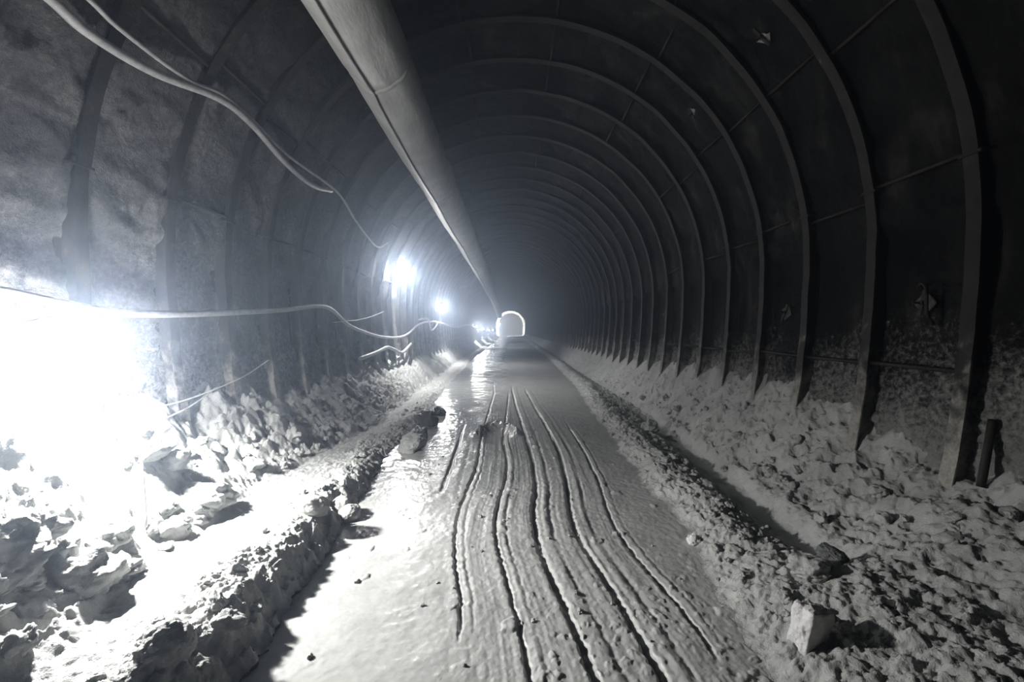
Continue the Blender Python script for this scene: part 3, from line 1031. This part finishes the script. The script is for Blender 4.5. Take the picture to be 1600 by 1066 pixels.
R = put_rock
slab = big(31, M_PALEROCK, rough=.14, boxy=.7, fine=.05)
R('rock', slab, 1.42, 2.12, (.16, .12, .23), 'white-faced upright rock standing alone in the muck near the bare wall', 'rock', sink=.22, rot=(.1, .12, .35))
R('rock', big(32, M_CLOD, rough=.22, boxy=.3), 1.74, 2.60, (.22, .2, .15), 'rounded pale clod casting a black shadow behind the upright rock', 'clod')
R('rock', big(33, M_DARKROCK, rough=.2, boxy=.2), 1.95, 2.72, (.16, .15, .11), 'dark broken rock at the end of the wheel channel', 'rock')
R('rock', big(34, M_DARKROCK, rough=.2), -1.40, 7.6, (.36, .34, .30), 'large dark rounded rock on the edge of the roadway', 'rock')
R('rock', big(35, M_DARKROCK, rough=.25), -1.33, 8.5, (.22, .22, .18), 'smaller dark rock just beyond the large rounded one', 'rock')
R('rock', big(36, M_CLOD, rough=.2), -1.33, 5.98, (.36, .34, .24), 'smooth grey boulder half sunk at the bank foot before the dark rock', 'rock')
R('rock', big(37, M_DARKROCK, rough=.25, boxy=.3), -1.36, 6.65, (.28, .26, .2), 'dark jagged rock between the sunk boulder and the rounded rock', 'rock')
R('rock', big(38, M_MUD, rough=.12, fine=.03), -1.50, 3.44, (.24, .24, .16), 'smooth flat-topped mud lump on the bank shelf', 'mud lump')
R('rock', big(39, M_MUD, rough=.10, fine=.03), -1.45, 3.86, (.15, .15, .14), 'small round mud lump beside the flat-topped one on the shelf', 'mud lump')
R('rock', big(40, M_CLOD, rough=.10, fine=.04), -1.36, 3.80, (.19, .18, .16), 'round grey mud lump overhanging the roadway edge', 'mud lump')
R('rock', big(41, M_MUD, rough=.18), -1.43, 1.86, (.20, .2, .18), 'pale rounded boulder in the bank rubble at the very front', 'rock')
R('rock', big(42, M_CLOD, rough=.25), 2.08, 6.78, (.24, .22, .2), 'dark block plugging the start of the wheel channel', 'rock')
R('rock', big(43, M_PALEROCK, rough=.2, boxy=.3), 1.36, 3.34, (.10, .10, .08), 'small pale stone on the edge of the low rubble ridge', 'stone')
R('rock', big(44, M_CLOD, rough=.3), -2.45, 2.25, (.34, .32, .26), 'great lump of muck on the slope below the nearest lamp', 'mud lump', sink=.35)
R('rock', big(45, M_CLOD, rough=.3), -2.18, 2.35, (.30, .26, .24), 'rounded muck lump at the slope foot below the great one', 'mud lump', sink=.3)
R('rock', big(46, M_CLOD, rough=.3), -2.30, 3.45, (.34, .36, .26), 'broad muck lump at the slope foot beneath the hanging rope', 'mud lump', sink=.35)

zones = [
    (62, 'bank edge', lambda: (lambda yy: (float(EL(np.array([yy]))[0]) - random.uniform(.08, .45), yy))(1.75 * math.exp(random.uniform(0, 1.75))), (.035, .11),
     'small pale mud clod among the rubble on the lamp side bank edge', 'clods on the lamp side bank edge'),
    (66, 'slope', lambda: (lambda yy: (-random.uniform(float(x_slope(yy)) + .02, 2.75), yy))(1.8 * math.exp(random.uniform(0, 1.5))), (.06, .20),
     'pale mud clod heaped on the slope beneath the tunnel lamps', 'clods on the lamp side slope'),
    (66, 'ridge', lambda: (lambda yy: (float(ER(np.array([yy]))[0]) + random.uniform(.02, .6), yy))(2.0 * math.exp(random.uniform(0, 1.6))), (.03, .09),
     'small grey mud clod in the low rubble ridge beside the ruts', 'clods on the low rubble ridge'),
    (46, 'right slope', lambda: (lambda yy: (random.uniform(2.3, 2.85), yy))(2.5 * math.exp(random.uniform(0, 1.4))), (.05, .15),
     'grey mud clod on the slope at the foot of the bare wall', 'clods at the foot of the bare wall'),
    (36, 'road', lambda: (random.uniform(-1.0, 1.1), 2.0 * math.exp(random.uniform(0, 1.3))), (.015, .035),
     'tiny mud crumb lying loose on the wet roadway', 'crumbs on the roadway'),
]
for cnt, _, f, (s0, s1), lab, grp in zones:
    for _i in range(cnt):
        cx, cyy = f()
        s = s0 + (s1 - s0) * random.random() ** 2.2
        put_rock('mud_clod', random.choice(clod_meshes), cx, cyy, (s * random.uniform(.8, 1.3), s * random.uniform(.8, 1.2), s * random.uniform(.6, .95)), lab, 'clod', grp, sink=.28)
